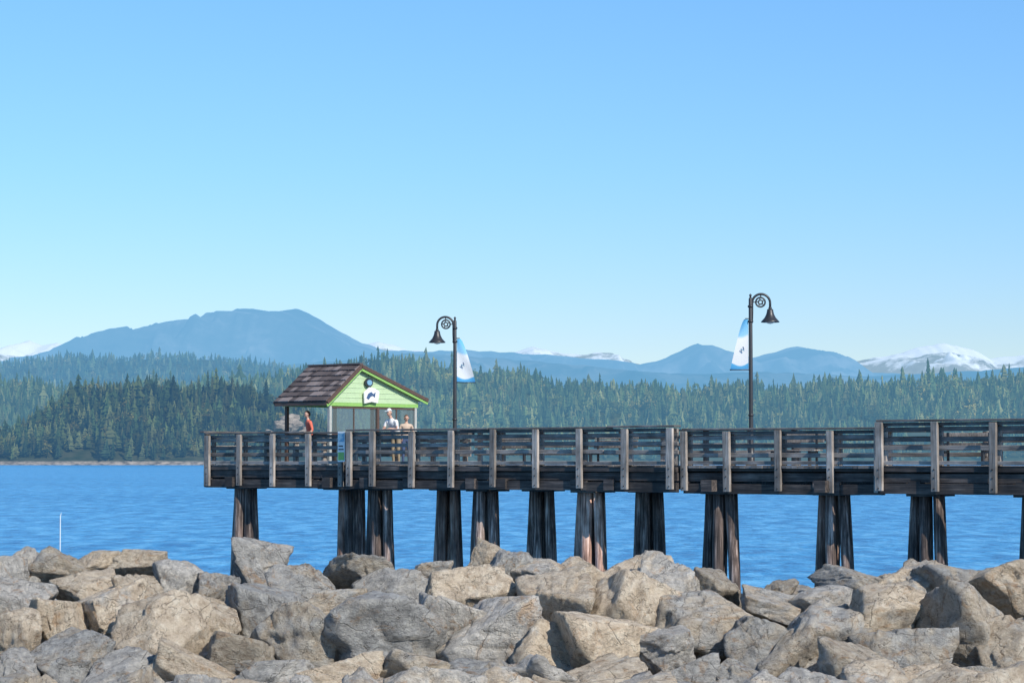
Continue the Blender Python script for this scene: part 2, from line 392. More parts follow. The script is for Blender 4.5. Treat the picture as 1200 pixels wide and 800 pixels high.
for (a,b,ztop,o,zb) in segs:
    def runbeam(M,y0,y1,z0,z1,mi=0):
        x=a
        while x<b-0.01:
            e=min(x+random.uniform(4.2,6.0),b)
            if b-e<1.2: e=b
            dy=random.uniform(-.012,.012); dz=random.uniform(-.015,.015)
            M.box(((x+e)/2,(y0+y1)/2+dy,(z0+z1)/2+dz),(e-x-0.008,y1-y0,z1-z0),mi,(0,random.uniform(-.003,.003),0)); x=e
    runbeam(beams,o-0.13,o-0.01,DZ-0.16,DZ-0.02)
    runbeam(beams,o-0.07,o+0.05,DZ-0.42,DZ-0.19)
    runbeam(beams,o-0.12,o+0.02,zb,zb+0.27)
    runbeam(rail,o-0.16,o-0.12,DZ+0.02,DZ+0.12)
    for zc,h in ((ztop-0.25,0.115),(ztop-0.49,0.115),(ztop-0.73,0.12)):
        runbeam(rail,o-0.03,o+0.02,zc-h/2,zc+h/2)
    runbeam(rail,o-0.20,o+0.12,ztop-0.055,ztop,1)
    runbeam(rail,o-0.10,o-0.055,ztop-0.17,ztop-0.08,1)
    for p in pt:
        if a-0.05<=p<=b+0.05:
            ww=0.20+random.uniform(-.015,.02)
            rail.box((p,o-0.21,(ztop-0.06+zb+0.05)/2+random.uniform(-.02,.02)),(ww,0.10,ztop-0.14-zb),2,(0,random.uniform(-.012,.012),0))
            rail.box((p+0.01,o+0.07,(ztop-0.08+DZ)/2),(0.14,0.09,ztop-0.08-DZ),2)
            for zz_ in (zb+0.15,DZ-0.09,DZ-0.3): beams.bx(p-0.02,p+0.02,o-0.272,o-0.262,zz_-0.02,zz_+0.02)
            beams.bx(p-0.07,p+0.07,o-0.13,o+0.9,zb+0.28,DZ-0.45)
    of=W-o
    for zc,h in ((ztop-0.25,0.115),(ztop-0.49,0.115),(ztop-0.73,0.12)):
        runbeam(rail,of-0.02,of+0.03,zc-h/2,zc+h/2)
    runbeam(rail,of-0.12,of+0.20,ztop-0.055,ztop,1)
    runbeam(beams,of-0.02,of+0.12,zb,DZ-0.08)
    for p in pt:
        if a<=p<=b: rail.bx(p-0.085,p+0.085,of+0.04,of+0.14,zb+0.05,ztop-0.06,2)
for zc in (5.96,5.72,5.48): rail.bx(-0.06,-0.01,-0.1,W+0.1,zc-0.065,zc+0.065)
rail.bx(-0.2,0.0,-0.22,W+0.2,6.205,6.26,1)
for k in range(5): 
    y=0.05+k*(W-0.1)/4; rail.bx(-0.2,-0.07,y-0.09,y+0.09,4.42,6.2,2)
beams.bx(-0.1,-0.02,-0.1,W+0.1,4.41,DZ-0.08)
for y in (0.55,1.8,3.1,4.3,5.2): beams.bx(0.02,TE,y-0.11,y+0.11,4.76,DZ-0.075)
deck.obj('deck_planks',[wood_h],pier)
rail.obj('railing',[wood_h,wood_cap,wood_v],pier,bevel=0.008)
OA=0.45
clusters=[(289,OA,0,28,36),(403,OA,3,15,18),(417,3.2,0,22,26),(447,OA,0,34,40),(527,1.6,1,32,40),(571,OA,0,33,42),(636,1.6,0,34,42),(694,OA,1,34,44),(761,1.6,0,34,44),(847,OA,0,42,54),(979,OA,2,38,50),(1089,OA,0,44,54),(1215,OA,0,38,48),(1290,OA,0,40,50),(1420,OA,0,44,54),(1560,OA,1,44,54)]
piles=MB()
for ci,(px,o,red,wt,wb) in enumerate(clusters):
    t=T(px,o); d=dist(t,o); mpp=d/F
    rr_=0.15
    top=max(wt*mpp*0.5-rr_,0.05); bot=max(wb*mpp*0.5-rr_,0.07); bot=top+(bot-top)*2.7
    nl=[(-1.0,-0.35),(0.05,-0.9),(1.0,-0.3),(-0.5,0.55),(0.5,0.6)]
    if wt<20: nl=[(-1,0),(1,0.2)]
    for i,(a,b_) in enumerate(nl):
        r=rr_*random.uniform(0.86,1.12)
        pts=[];rad=[]
        jx=random.uniform(-.03,.03); jy=random.uniform(-.06,.06); ph=random.uniform(0,6)
        for s in range(11):
            f=s/10; z=-2.5+(4.41+2.5)*f
            k=bot*(1-f)+top*f
            pts.append((t+a*k+jx+0.02*math.sin(ph+f*5),o+b_*0.30*(1.6-0.6*f)+jy,z)); rad.append(r*(1.16-0.2*f)*random.uniform(.96,1.04))
        mi=1 if (red==1 and i!=4) or (red==2 and i in(0,3)) or (red==3 and i==0) else 0
        piles.tube(pts,rad,16,mi)
    beams.bx(t-0.42,t+0.42,o-0.5,o+0.55,4.365,4.74)
    if o<2: beams.bx(t-0.18,t+0.18,-0.35,W+0.3,4.44,4.755)
piles.obj('pile_clusters',[pile_m,pile_red],pier,smooth=True)
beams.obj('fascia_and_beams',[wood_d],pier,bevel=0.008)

# ---------------------------------------------------------------- shelter
sh=empty('pier_shelter',(P0.x,P0.y,0),ANG)
green=plain('pale_green_siding',(0.46,0.60,0.36),0.6,0.06)
green2=plain('bright_green_trim',(0.26,0.48,0.12),0.5,0.06)
brown=plain('brown_trim',(0.10,0.06,0.045),0.6)
lgrey=plain('pale_post_paint',(0.42,0.43,0.40),0.6)
def shing():
    m,nt,out=newmat('cedar_shingle'); co=coord(nt)
    at=nt.nodes.new('ShaderNodeNewGeometry')
    c=ramp(nt,at.outputs['Random Per Island'],[(0,(0.055,0.044,0.044)),(0.5,(0.11,0.09,0.088)),(1,(0.25,0.21,0.20))])
    g=noise(nt,co,14,4)
    bsdf(nt,out,c,0.85,g,0.4,0.01); return m
shm=shing()
oe=0.35
ta=T(323,oe); tb=T(383,oe)
lo_,hi_=oe+2,oe+7
for _ in range(40):
    mid_=(lo_+hi_)/2
    q=P0+U*tb+NV*mid_; p_=600+q.x/q.y*F
    if p_<500: lo_=mid_
    else: hi_=mid_
oF=mid_
oR=oe+(oF-oe)*0.33
zE=wz(470,dist(tb,oe)); zR=wz(428,dist(tb,oR)); zF=wz(468,dist(tb,oF))
roof=MB()
def slope(oA,zA,oB,zB,courses):
    L_=math.hypot(oB-oA,zB-zA); ang=math.atan2(zB-zA,oB-oA)
    cx=(ta+tb)/2
    roof.box((cx,(oA+oB)/2,(zA+zB)/2-0.05),(tb-ta-0.04,L_-0.02,0.05),1,(ang,0,0))
    for i in range(courses):
        f=(i+0.5)/courses; y=oA+(oB-oA)*f; z=zA+(zB-zA)*f
        x=ta-0.03
        while x<tb+0.02:
            wd=random.uniform(0.15,0.28); wd=min(wd,tb+0.03-x)
            if wd<0.03: break
            roof.box((x+wd/2,y-0.02*(1 if oB>oA else -1)+random.uniform(-.012,.012),z+0.016),(wd-0.018,L_/courses*1.25,0.04),0,(ang-0.15 if oB>oA else ang+0.15,0,0))
            x+=wd
slope(oe,zE,oR,zR,7); slope(oF,zF,oR,zR,14)
roof.box(((ta+tb)/2,oR,zR+0.05),(tb-ta+0.06,0.16,0.05),0)
roof.obj('shingle_roof',[shm,brown],sh)
trim=MB()
def barge(tt,mi,th,dz,zz):
    for (oA,zA,oB,zB) in((oe,zE,oR,zR),(oR,zR,oF,zF)):
        L_=math.hypot(oB-oA,zB-zA); ang=math.atan2(zB-zA,oB-oA)
        trim.box((tt,(oA+oB)/2,(zA+zB)/2-zz),(th,L_+0.04,dz),mi,(ang,0,0))
barge(tb+0.045,0,0.05,0.11,0.03); barge(tb+0.02,1,0.045,0.08,0.13)
barge(ta-0.045,0,0.05,0.14,0.05)
trim.bx(ta,tb+0.02,oe-0.04,oe-0.005,zE-0.13,zE-0.02,0)
def tri(tt,th,mi):
    y0,y1=oe+0.22,oF-0.3
    z0=min(zE,zF)-0.02
    def roofz(y): return (zE+(zR-zE)*(y-oe)/(oR-oe) if y<oR else zR+(zF-zR)*(y-oR)/(oF-oR))-0.1
    prof=[(y0,z0-0.12),(y1,z0-0.12),(y1,roofz(y1)),(oR,roofz(oR)),(y0,roofz(y0))]
    vs=[(tt-th/2,y,z) for y,z in prof]+[(tt+th/2,y,z) for y,z in prof]; n=5
    trim.add(vs,[tuple(range(n)),tuple(range(n,2*n))[::-1]]+[(i,(i+1)%n,(i+1)%n+n,i+n) for i in range(n)],mi)
    z=z0
    while z<zR-0.35 and mi==2 and tt>(ta+tb)/2:
        ya=y0 if z<zE else oe+(z-zE+0.18)/(zR-zE)*(oR-oe); yb=oR+(zR-z-0.2)/(zR-zF)*(oF-oR)
        ya=max(ya,y0+0.02)+0.03; yb=min(yb,y1)-0.1
        if yb-ya>0.2: trim.box((tt+th/2+0.006,(ya+yb)/2,z),(0.012,yb-ya,0.012),2)
        z+=0.16
tri(tb-0.14,0.05,2); tri(ta+0.2,0.05,2)
y0,y1=oe+0.3,oF-0.4; xf=tb-0.17; xb=ta+0.22
zt=min(zE,zF)-0.14
tm=0.10
ym=y0+(y1-y0)*0.55
for x in (xf,xb):
    for y in (y0,ym,y1): trim.bx(x-tm/2,x+tm/2,y-tm/2,y+tm/2,DZ+0.004,zt,0 if (y==ym or x==xb) else 3)
    trim.bx(x-0.06,x+0.06,y0-0.1,y1+0.1,zt+0.002,zt+0.13,1)
for y in (y0,y1): trim.bx(xb+0.062,xf-0.062,y-0.05,y+0.05,zt+0.004,zt+0.125,1)
for (a,b) in ((y0,ym),(ym,y1)):
    for z in (DZ+0.95,zt-0.07): trim.bx(xf-0.03,xf+0.03,a+tm/2,b-tm/2,z,z+0.05,0)
    trim.bx(xf-0.02,xf+0.02,(a+b)/2-0.02,(a+b)/2+0.02,DZ+1.002,zt-0.072,0)
    trim.bx(xb-0.03,xb+0.03,a+tm/2,b-tm/2,DZ+0.95,DZ+1.01,0)
trim.obj('frame_and_gable',[brown,green2,green,lgrey],sh)
m,nt,out=newmat('window_glass'); gl=N(nt,'ShaderNodeBsdfGlossy',Roughness=0.03); tr=nt.nodes.new('ShaderNodeBsdfTransparent'); tr.inputs[0].default_value=(0.72,0.82,0.85,1)
df=nt.nodes.new('ShaderNodeBsdfDiffuse'); df.inputs[0].default_value=(0.4,0.5,0.55,1)
ms=N(nt,'ShaderNodeMixShader'); ms.inputs[0].default_value=0.08; nt.links.new(tr.outputs[0],ms.inputs[1]); nt.links.new(df.outputs[0],ms.inputs[2])
ms2=N(nt,'ShaderNodeMixShader'); ms2.inputs[0].default_value=0.10; nt.links.new(ms.outputs[0],ms2.inputs[1]); nt.links.new(gl.outputs[0],ms2.inputs[2]); nt.links.new(ms2.outputs[0],out.inputs[0])
glass=m
g=MB()
g.bx(xf-0.006,xf+0.006,y0+0.05,y1-0.05,DZ+1.0,zt-0.08); g.bx(xb+0.06,xf-0.06,y1-0.006,y1+0.006,DZ+0.95,zt-0.02)
g.obj('window_panes',[glass],sh)
blue_s=plain('blue_sign_paint',(0.05,0.10,0.20),0.5); cyan=plain('cyan_paint',(0.18,0.36,0.48),0.5)
s=MB()
def disc(M,c,r,th,mi,n=24,sy=1):
    x,y,z=c
    vs=[(x-th/2,y+r*sy*math.cos(2*math.pi*k/n),z+r*math.sin(2*math.pi*k/n)) for k in range(n)]+[(x+th/2,y+r*sy*math.cos(2*math.pi*k/n),z+r*math.sin(2*math.pi*k/n)) for k in range(n)]
    M.add(vs,[tuple(range(n)),tuple(range(n,2*n))[::-1]]+[(i,(i+1)%n,(i+1)%n+n,i+n) for i in range(n)],mi)
ys=oR+0.45; zs=wz(463,78)
disc(s,(tb-0.03,ys-0.05,zs+0.42),0.14,0.05,1,sy=1.3); disc(s,(tb+0.0,ys-0.05,zs+0.42),0.09,0.04,3,sy=1.3)
sh_=[(-.30,.10),(-.05,.27),(.2,.24),(.42,.14),(.34,-.24),(.05,-.20),(-.28,-.26)]
vs=[(tb-0.03,ys+a,zs+b) for a,b in sh_]+[(tb+0.01,ys+a,zs+b) for a,b in sh_]; n=7
s.add(vs,[tuple(range(n)),tuple(range(n,2*n))[::-1]]+[(i,(i+1)%n,(i+1)%n+n,i+n) for i in range(n)],0)
fish=[(-.20,-.08),(-.12,.06),(.02,.12),(.12,.05),(.22,.11),(.19,-.06),(.10,-.0),(0,-.03),(-.10,-.13)]
vs=[(tb+0.014,ys+a,zs+b) for a,b in fish]+[(tb+0.026,ys+a,zs+b) for a,b in fish]; n=9
s.add(vs,[tuple(range(n)),tuple(range(n,2*n))[::-1]]+[(i,(i+1)%n,(i+1)%n+n,i+n) for i in range(n)],2)
s.obj('emblem_sign',[white_p,black_metal,blue_s,cyan],sh)

# ---------------------------------------------------------------- notice sign on railing
ns=empty('notice_sign',(P0.x,P0.y,0),ANG)
s=MB(); ts=T(408)
s.bx(ts-0.15,ts+0.15,-0.305,-0.275,5.25,6.2,0); s.bx(ts-0.13,ts+0.13,-0.312,-0.307,5.88,6.15,1)
s.bx(ts-0.13,ts+0.13,-0.312,-0.307,5.3,5.55,2); s.bx(ts-0.11,ts+0.11,-0.312,-0.307,5.62,5.66,3); s.bx(ts-0.11,ts+0.08,-0.312,-0.307,5.72,5.76,3)
s.obj('board',[white_p,cyan,green2,black_metal],ns)

# ---------------------------------------------------------------- lamps
m,nt,out=newmat('lamp_opal_glass'); bsdf(nt,out,(0.8,0.78,0.7),0.3); opal=m
def banner_mat():
    m,nt,out=newmat('sail_banner_cloth'); co=coord(nt,'UV')
    sep=nt.nodes.new('ShaderNodeSeparateXYZ'); nt.links.new(co,sep.inputs[0])
    wv=N(nt,'ShaderNodeMath',operation='SINE'); ml=N(nt,'ShaderNodeMath',operation='MULTIPLY'); ml.inputs[1].default_value=4; nt.links.new(sep.outputs[0],ml.inputs[0]); nt.links.new(ml.outputs[0],wv.inputs[0])
    a=N(nt,'ShaderNodeMath',operation='MULTIPLY_ADD'); nt.links.new(wv.outputs[0],a.inputs[0]); a.inputs[1].default_value=0.05; nt.links.new(sep.outputs[1],a.inputs[2])
    c=ramp(nt,a.outputs[0],[(0.0,(0.05,0.30,0.62)),(0.11,(0.10,0.42,0.70)),(0.13,(0.8,0.82,0.82)),(0.66,(0.8,0.82,0.82)),(0.72,(0.30,0.60,0.80)),(1.0,(0.12,0.45,0.72))])
    b=nt.nodes.new('ShaderNodeBsdfPrincipled'); nt.links.new(c,b.inputs['Base Color']); b.inputs['Roughness'].default_value=0.8
    tl=nt.nodes.new('ShaderNodeBsdfTranslucent'); nt.links.new(c,tl.inputs[0])
    ms=N(nt,'ShaderNodeMixShader'); ms.inputs[0].default_value=0.2; nt.links.new(b.outputs[0],ms.inputs[1]); nt.links.new(tl.outputs[0],ms.inputs[2]); nt.links.new(ms.outputs[0],out.inputs[0])
    return m
ban=banner_mat()
def lamp(px,o,ytop,ybell,side,R,bz0,bz1,bw,yaw=0.0):
    t=T(px,o); q=P0+U*t+NV*o; d=q.y
    L_=empty('street_lamp',(q.x,q.y,DZ),yaw)
    ztop=wz(ytop,d)-DZ-0.035
    zc=ztop-R
    M=MB()
    M.tube([(0,0,0.0),(0,0,0.06),(0,0,0.1),(0,0,0.5),(0,0,0.58),(0,0,1.5),(0,0,zc+0.12),(0,0,zc+0.18)],[0.17,0.17,0.11,0.10,0.075,0.066,0.055,0.03],16)
    M.tube([(0,0,zc+0.18),(0,0,zc+0.24),(0,0,zc+0.28)],[0.02,0.045,0.008],10)
    for z in (1.5,zc-0.55,zc-0.1): M.tube([(0,0,z-0.04),(0,0,z-0.02),(0,0,z+0.02),(0,0,z+0.04)],[0.06,0.085,0.085,0.06],14)
    cx=side*(R+0.05)
    arc=[(0.05*side,0,zc-0.6),(0.055*side,0,zc-0.3)]
    for k in range(0,25):
        a=math.pi-math.pi*1.0*k/24
        arc.append((cx+side*R*math.cos(a),0,zc+R*math.sin(a)))
    bx=cx+side*R
    zb=wz(ybell,d)-DZ
    arc.append((bx,0,zb+0.16))
    M.tube(arc,[0.022,0.03]+[0.036]*26,8)
    rr=R*0.52; cc=(cx-side*0.02,0,zc+R*0.1)
    ring=[(cc[0]+rr*math.cos(a),0,cc[2]+rr*math.sin(a)) for a in np.linspace(0,2*math.pi,25)]
    M.tube(ring,0.026,7,cap=False)
    ring=[(cc[0]+rr*0.45*math.cos(a),0,cc[2]+rr*0.45*math.sin(a)) for a in np.linspace(0,2*math.pi,17)]
    M.tube(ring,0.022,7,cap=False)
    for k in range(5):
        a=k*2*math.pi/5+0.5
        M.tube([(cc[0]+rr*0.4*math.cos(a),0,cc[2]+rr*0.4*math.sin(a)),(cc[0]+rr*math.cos(a),0,cc[2]+rr*math.sin(a))],0.018,6)
    M.tube([(cc[0],0,cc[2]+rr),(cx,0,zc+R)],0.018,6); M.tube([(cc[0]-side*rr,0,cc[2]),(cx-side*R,0,cc[2])],0.018,6)
    prof=[(0.03,0.20),(0.05,0.18),(0.055,0.13),(0.09,0.12),(0.10,0.05),(0.12,-0.03),(0.17,-0.13),(0.24,-0.21),(0.28,-0.25),(0.275,-0.27),(0.25,-0.25),(0.16,-0.16),(0.10,-0.06)]
    n=24; vs=[];fs=[]
    for r_,z_ in prof:
        for k in range(n): vs.append((bx+r_*math.cos(2*math.pi*k/n),r_*math.sin(2*math.pi*k/n),zb+z_))
    for i in range(len(prof)-1):
        for k in range(n): fs.append((i*n+k,i*n+(k+1)%n,(i+1)*n+(k+1)%n,(i+1)*n+k))
    M.add(vs,fs,0)
    bulb=[(0.0,-0.32),(0.09,-0.30),(0.14,-0.26),(0.15,-0.2),(0.1,-0.1)]
    vs=[];fs=[]
    for r_,z_ in bulb:
        for k in range(n): vs.append((bx+r_*math.cos(2*math.pi*k/n),r_*math.sin(2*math.pi*k/n),zb+z_))
    for i in range(len(bulb)-1):
        for k in range(n): fs.append((i*n+k,i*n+(k+1)%n,(i+1)*n+(k+1)%n,(i+1)*n+k))
    M.add(vs,fs,1)
    z1=wz(bz0,d)-DZ; z0=wz(bz1,d)-DZ; bs=-side
    M.tube([(0,0,z0-0.03),(bs*(bw+0.08),0,z0-0.03)],0.016,6); M.tube([(0,0,z1+0.02),(bs*0.16,0,z1+0.02)],0.016,6)
    M.obj('lamp_post',[black_metal,opal],L_,smooth=True)
    nx,ny=10,16; vs=[];fs=[];uv=[]
    for j in range(ny+1):
        v=j/ny
        wv=(bw-0.12)*(1-v)**0.75+0.12
        for i in range(nx+1):
            u=i/nx
            x=bs*(0.07+u*wv); y=0.05*math.sin(v*5+u*2.5)*u; z=z0+(z1-z0)*v-0.05*u*(1-v)
            vs.append((x,y,z)); uv.append((u*wv/bw,v))
    for j in range(ny):
        for i in range(nx):
            a=j*(nx+1)+i; fs.append((a,a+1,a+nx+2,a+nx+1))
    me=bpy.data.meshes.new('sail_banner'); me.from_pydata(vs,[],fs); ul=me.uv_layers.new(name='UVMap')
    for lp in me.loops: ul.data[lp.index].uv=uv[lp.vertex_index]
    for p in me.polygons: p.use_smooth=True
    me.materials.append(ban); o_=bpy.data.objects.new('sail_banner',me); link(o_,L_)
    e=MB(); ex=bs*(0.07+bw*0.32); ez=z0+(z1-z0)*0.38
    e.box((ex,-0.07,ez),(0.12,0.006,0.03),1,(0,0.5,0)); e.box((ex+0.02,-0.08,ez+0.05),(0.035,0.006,0.09),0,(0,-0.3,0))
    e.obj('banner_emblem',[blue_s,cyan],L_)
lamp(533,W-0.35,370,392,-1,0.27,397,447,0.62)
lamp(880,W-0.35,343,367,1,0.27,374,432,0.55)

# ---------------------------------------------------------------- benches
def bench(t,o):
    q=P0+U*t+NV*o; B=empty('park_bench',(q.x,q.y,DZ),ANG)
    M=MB()
    for k in range(4): M.bx(-0.85,0.85,-0.22+k*0.12,-0.12+k*0.12,0.42,0.46)
    for k in range(3): M.box((0,0.27+k*0.03,0.58+k*0.14),(1.7,0.035,0.11),0,(-0.2,0,0))
    for x in(-0.65,0.65):
        M.bx(x-0.04,x+0.04,-0.2,-0.12,0,0.415,1); M.bx(x-0.04,x+0.04,0.2,0.235,0,0.92,1); M.bx(x-0.03,x+0.03,-0.118,0.198,0.34,0.41,1)
    M.obj('seat_and_backrest',[wood_v,black_metal],B,bevel=0.006)
for px in (600,715,930,1130): bench(T(px,4.6),4.6)

# ---------------------------------------------------------------- people
skin=plain('skin',(0.55,0.33,0.24),0.5,0.05); hairg=plain('grey_hair',(0.45,0.43,0.40),0.7); hairb=plain('brown_hair',(0.12,0.06,0.03),0.7)
eyem=plain('eye_dark',(0.02,0.02,0.02),0.3,0); lipm=plain('lips',(0.4,0.15,0.12),0.5,0)
def person(px,o,yaw,lean,arms,shirt,pants,hair,cap,hgt):
    t=T(px,o); q=P0+U*t+NV*o
    E=empty('person',(q.x,q.y,DZ+0.004),yaw); E.scale=(hgt/1.75,)*3
    V=[];R=[];Ed=[]
    def a(p,r,par=None):
        V.append(p);R.append(r)
        if par is not None: Ed.append((par,len(V)-1))
        return len(V)-1
    L1=lean
    pel=a((0,0.04*L1,.96),(.15,.11)); sp=a((0,-.06*L1,1.14),(.14,.10),pel); ch=a((0,-.2*L1,1.32),(.165,.115),sp); ck=a((0,-.27*L1,1.45),(.09,.075),ch)
    nk=a((0,-.31*L1-.01,1.53),(.052,.055),ck); hd=a((0,-.33*L1-.015,1.60),(.05,.055),nk)
    fore=[]
    for s in(-1,1):
        hp=a((s*.095,.02*L1,.88),(.095,.10),pel); kn=a((s*.10,-.02,.5),(.06,.065),hp); an=a((s*.105,.03,.1),(.042,.045),kn); a((s*.12,-.13,.035),(.045,.03),an)
        shd=a((s*.19,-.25*L1,1.42),(.065,.065),ch)
        el,wr,hdir=arms[0 if s<0 else 1]
        e=a(el,(.047,.047),shd); w_=a(wr,(.03,.028),e)
        hv=Vector(hdir).normalized(); sidev=Vector((1,0,0)); 
        if abs(hv.x)>0.8: sidev=Vector((0,1,0))
        pm=Vector(wr)+hv*0.05; p_=a(tuple(pm),(.032,.018),w_)
        for k,(off,ln) in enumerate(((-.03,.06),(-.01,.072),(.01,.068),(.03,.052))):
            b0=pm+hv*0.04+sidev*off; f1=a(tuple(b0),(.009,.009),p_); f2=a(tuple(b0+hv*ln*.5-Vector((0,0,.012))),(.008,.008),f1); a(tuple(b0+hv*ln*.85-Vector((0,0,.035))),(.007,.007),f2)
        b0=pm-sidev*s*0.035-hv*0.02; f1=a(tuple(b0),(.011,.011),p_); a(tuple(b0-sidev*s*0.025+hv*0.03),(.009,.009),f1)
        fore.append((Vector(el),Vector(wr)))
    me=bpy.data.meshes.new('body'); me.from_pydata(V,Ed,[]); ob=bpy.data.objects.new('tmp',me); link(ob)
    sm=ob.modifiers.new('s','SKIN'); sb=ob.modifiers.new('ss','SUBSURF'); sb.levels=2; sb.render_levels=2
    if not me.skin_vertices: 
        bm=bmesh.new(); bm.from_mesh(me); bm.verts.layers.skin.verify(); bm.to_mesh(me); bm.free()
    for i,r in enumerate(R): me.skin_vertices[0].data[i].radius=r
    me.skin_vertices[0].data[0].use_root=True
    dg=bpy.context.evaluated_depsgraph_get(); m2=bpy.data.meshes.new_from_object(ob.evaluated_get(dg)); bpy.data.objects.remove(ob)
    for m_ in (shirt,pants,skin,black_metal): m2.materials.append(m_)
    for p in m2.polygons:
        c=p.center; mi=0
        if c.z<0.10: mi=3
        elif c.z<0.98 and abs(c.x)<0.23 and c.y>-0.25: mi=1
        if c.z>1.49: mi=2
        for A,B in fore:
            ab=B-A; f=(c-A).dot(ab)/ab.length_squared
            if f>0.05 and (c-(A+ab*min(f,1.3))).length<0.12: mi=2
        p.material_index=mi; p.use_smooth=True
    o2=bpy.data.objects.new('body',m2); link(o2,E)
    hc=Vector((0,-.35*L1-.03,1.665)); bm=bmesh.new(); bmesh.ops.create_uvsphere(bm,u_segments=24,v_segments=16,radius=1)
    for v in bm.verts:
        x,y,z=v.co; k=1-0.28*max(0,-z)
        nose=0.022*math.exp(-((x/.18)**2+((z+.12)/.22)**2)) if y<0 else 0
        eye=-0.010*math.exp(-(((abs(x)-.38)/.18)**2+((z-.08)/.13)**2)) if y<0 else 0
        v.co=(x*.076*k,y*.098*(1-0.12*max(0,-z))-nose-eye,z*.122)
    hm=bpy.data.meshes.new('head'); bm.to_mesh(hm); bm.free(); hm.materials.append(skin)
    for p in hm.polygons: p.use_smooth=True
    ho=bpy.data.objects.new('head',hm); ho.location=hc; link(ho,E)
    fm=MB()
    for s in(-1,1):
        fm.tube([(s*.029-.012,-.092,.01),(s*.029+.012,-.092,.01)],.008,8,0)
        fm.tube([(s*.076,.0,.025),(s*.084,.008,0.0),(s*.076,.0,-.03)],[.008,.014,.008],8,1)
    fm.tube([(-.022,-.088,-.062),(0,-.092,-.064),(.022,-.088,-.062)],.006,8,2)
    fo=fm.obj('face_and_ears',[eyem,skin,lipm],E,smooth=True); fo.location=hc
    bm=bmesh.new(); bmesh.ops.create_uvsphere(bm,u_segments=24,v_segments=16,radius=1)
    dele=[v for v in bm.verts if v.co.z<(0.42 if v.co.y<-0.25 else (-0.45 if v.co.y>0.1 else 0.1))]
    bmesh.ops.delete(bm,geom=dele,context='VERTS')
    for v in bm.verts: v.co=(v.co.x*.084,v.co.y*.107+.003,v.co.z*.132)
    hr=bpy.data.meshes.new('hair'); bm.to_mesh(hr); bm.free(); hr.materials.append(hair)
    for p in hr.polygons: p.use_smooth=True
    h2=bpy.data.objects.new('hair',hr); h2.location=hc; link(h2,E)
    if cap:
        bm=bmesh.new(); bmesh.ops.create_uvsphere(bm,u_segments=24,v_segments=12,radius=1)
        bmesh.ops.delete(bm,geom=[v for v in bm.verts if v.co.z<0.3],context='VERTS')
        for v in bm.verts: v.co=(v.co.x*.092,v.co.y*.115,v.co.z*.15)
        cm=bpy.data.meshes.new('cap'); bm.to_mesh(cm); bm.free(); cm.materials.append(cap)
        c2=bpy.data.objects.new('cap',cm); c2.location=hc; link(c2,E)
        v=MB(); v.box((0,-.14,.048),(.13,.09,.012),0,(0.15,0,0)); vo=v.obj('cap_brim',[cap],E); vo.location=hc
white_c=plain('white_cotton',(0.72,0.72,0.7),0.8); coral=plain('coral_cotton',(0.62,0.14,0.09),0.8); denim=plain('denim',(0.05,0.08,0.16),0.8); khaki=plain('khaki_cotton',(0.3,0.24,0.16),0.8); sand=plain('sand_cotton',(0.55,0.42,0.32),0.8)
leanarms=[((-.27,-.30,1.12),(-.12,-.50,1.16),(.4,-1,-.1)),((.27,-.30,1.12),(.12,-.50,1.16),(-.4,-1,-.1))]
hang=[((-.27,.02,1.13),(-.24,-.12,.90),(0,-.3,-1)),((.27,.02,1.13),(.24,-.2,.95),(0,-.5,-1))]
person(464,0.55,ANG+0.15,1.0,leanarms,white_c,khaki,hairg,white_c,1.70)
person(363,0.50,ANG-0.5,0.15,hang,coral,denim,hairb,None,1.70)
person(476,3.6,ANG+0.9,0.1,hang,sand,denim,hairb,None,1.60)

# ---------------------------------------------------------------- shore ground + rocks
m,nt,out=newmat('gravel'); co=coord(nt); g=noise(nt,co,3,8,0.7); c=ramp(nt,g,[(0.35,(0.05,0.045,0.04)),(0.65,(0.16,0.14,0.12))]); bsdf(nt,out,c,0.95,g,1,0.1)
ys_=np.concatenate([np.linspace(-60,18,12),np.linspace(19,45,80)]); xs_=np.linspace(-60,60,240)
X,Y=np.meshgrid(xs_,ys_); X=X.ravel();Y=Y.ravel()
def moundz(Y): return np.interp(Y,[-60,6,17,24,27,31,33,44,46],[3.7,3.7,2.2,1.95,2.5,3.15,3.15,-1.0,-2.0])
Z=moundz(Y)+0.12*fbm(np.stack([X,Y,np.zeros_like(X)],1),3,5)
idx=np.arange(len(X)).reshape(len(ys_),len(xs_)); Fc=np.stack([idx[:-1,:-1],idx[:-1,1:],idx[1:,1:],idx[1:,:-1]],-1).reshape(-1,4)
npmesh('shore_ground',np.stack([X,Y,Z],1),Fc,[m],smooth=True)

m,nt,out=newmat('riprap_granite'); oi=nt.nodes.new('ShaderNodeObjectInfo'); co=coord(nt)
va=nt.nodes.new('ShaderNodeVectorMath'); va.operation='MULTIPLY_ADD'
cmb=nt.nodes.new('ShaderNodeCombineXYZ'); 
for i in range(3): nt.links.new(oi.outputs['Random'],cmb.inputs[i])
nt.links.new(cmb.outputs[0],va.inputs[0]); va.inputs[1].default_value=(57,91,33); nt.links.new(co,va.inputs[2]); vec=va.outputs[0]
nA=noise(nt,vec,1.3,6,0.6,0.6); nB=noise(nt,vec,4.0,9,0.75); nC=noise(nt,vec,20,6,0.75); nD=noise(nt,vec,1.8,7,0.68,1.2)
greyc=ramp(nt,nB,[(0.32,(0.30,0.29,0.27)),(0.5,(0.56,0.54,0.50)),(0.64,(0.80,0.77,0.70))])
tanc=ramp(nt,nB,[(0.32,(0.42,0.33,0.24)),(0.5,(0.70,0.59,0.45)),(0.64,(0.88,0.79,0.64))])
rust=ramp(nt,nB,[(0.34,(0.34,0.20,0.11)),(0.6,(0.66,0.45,0.27))])
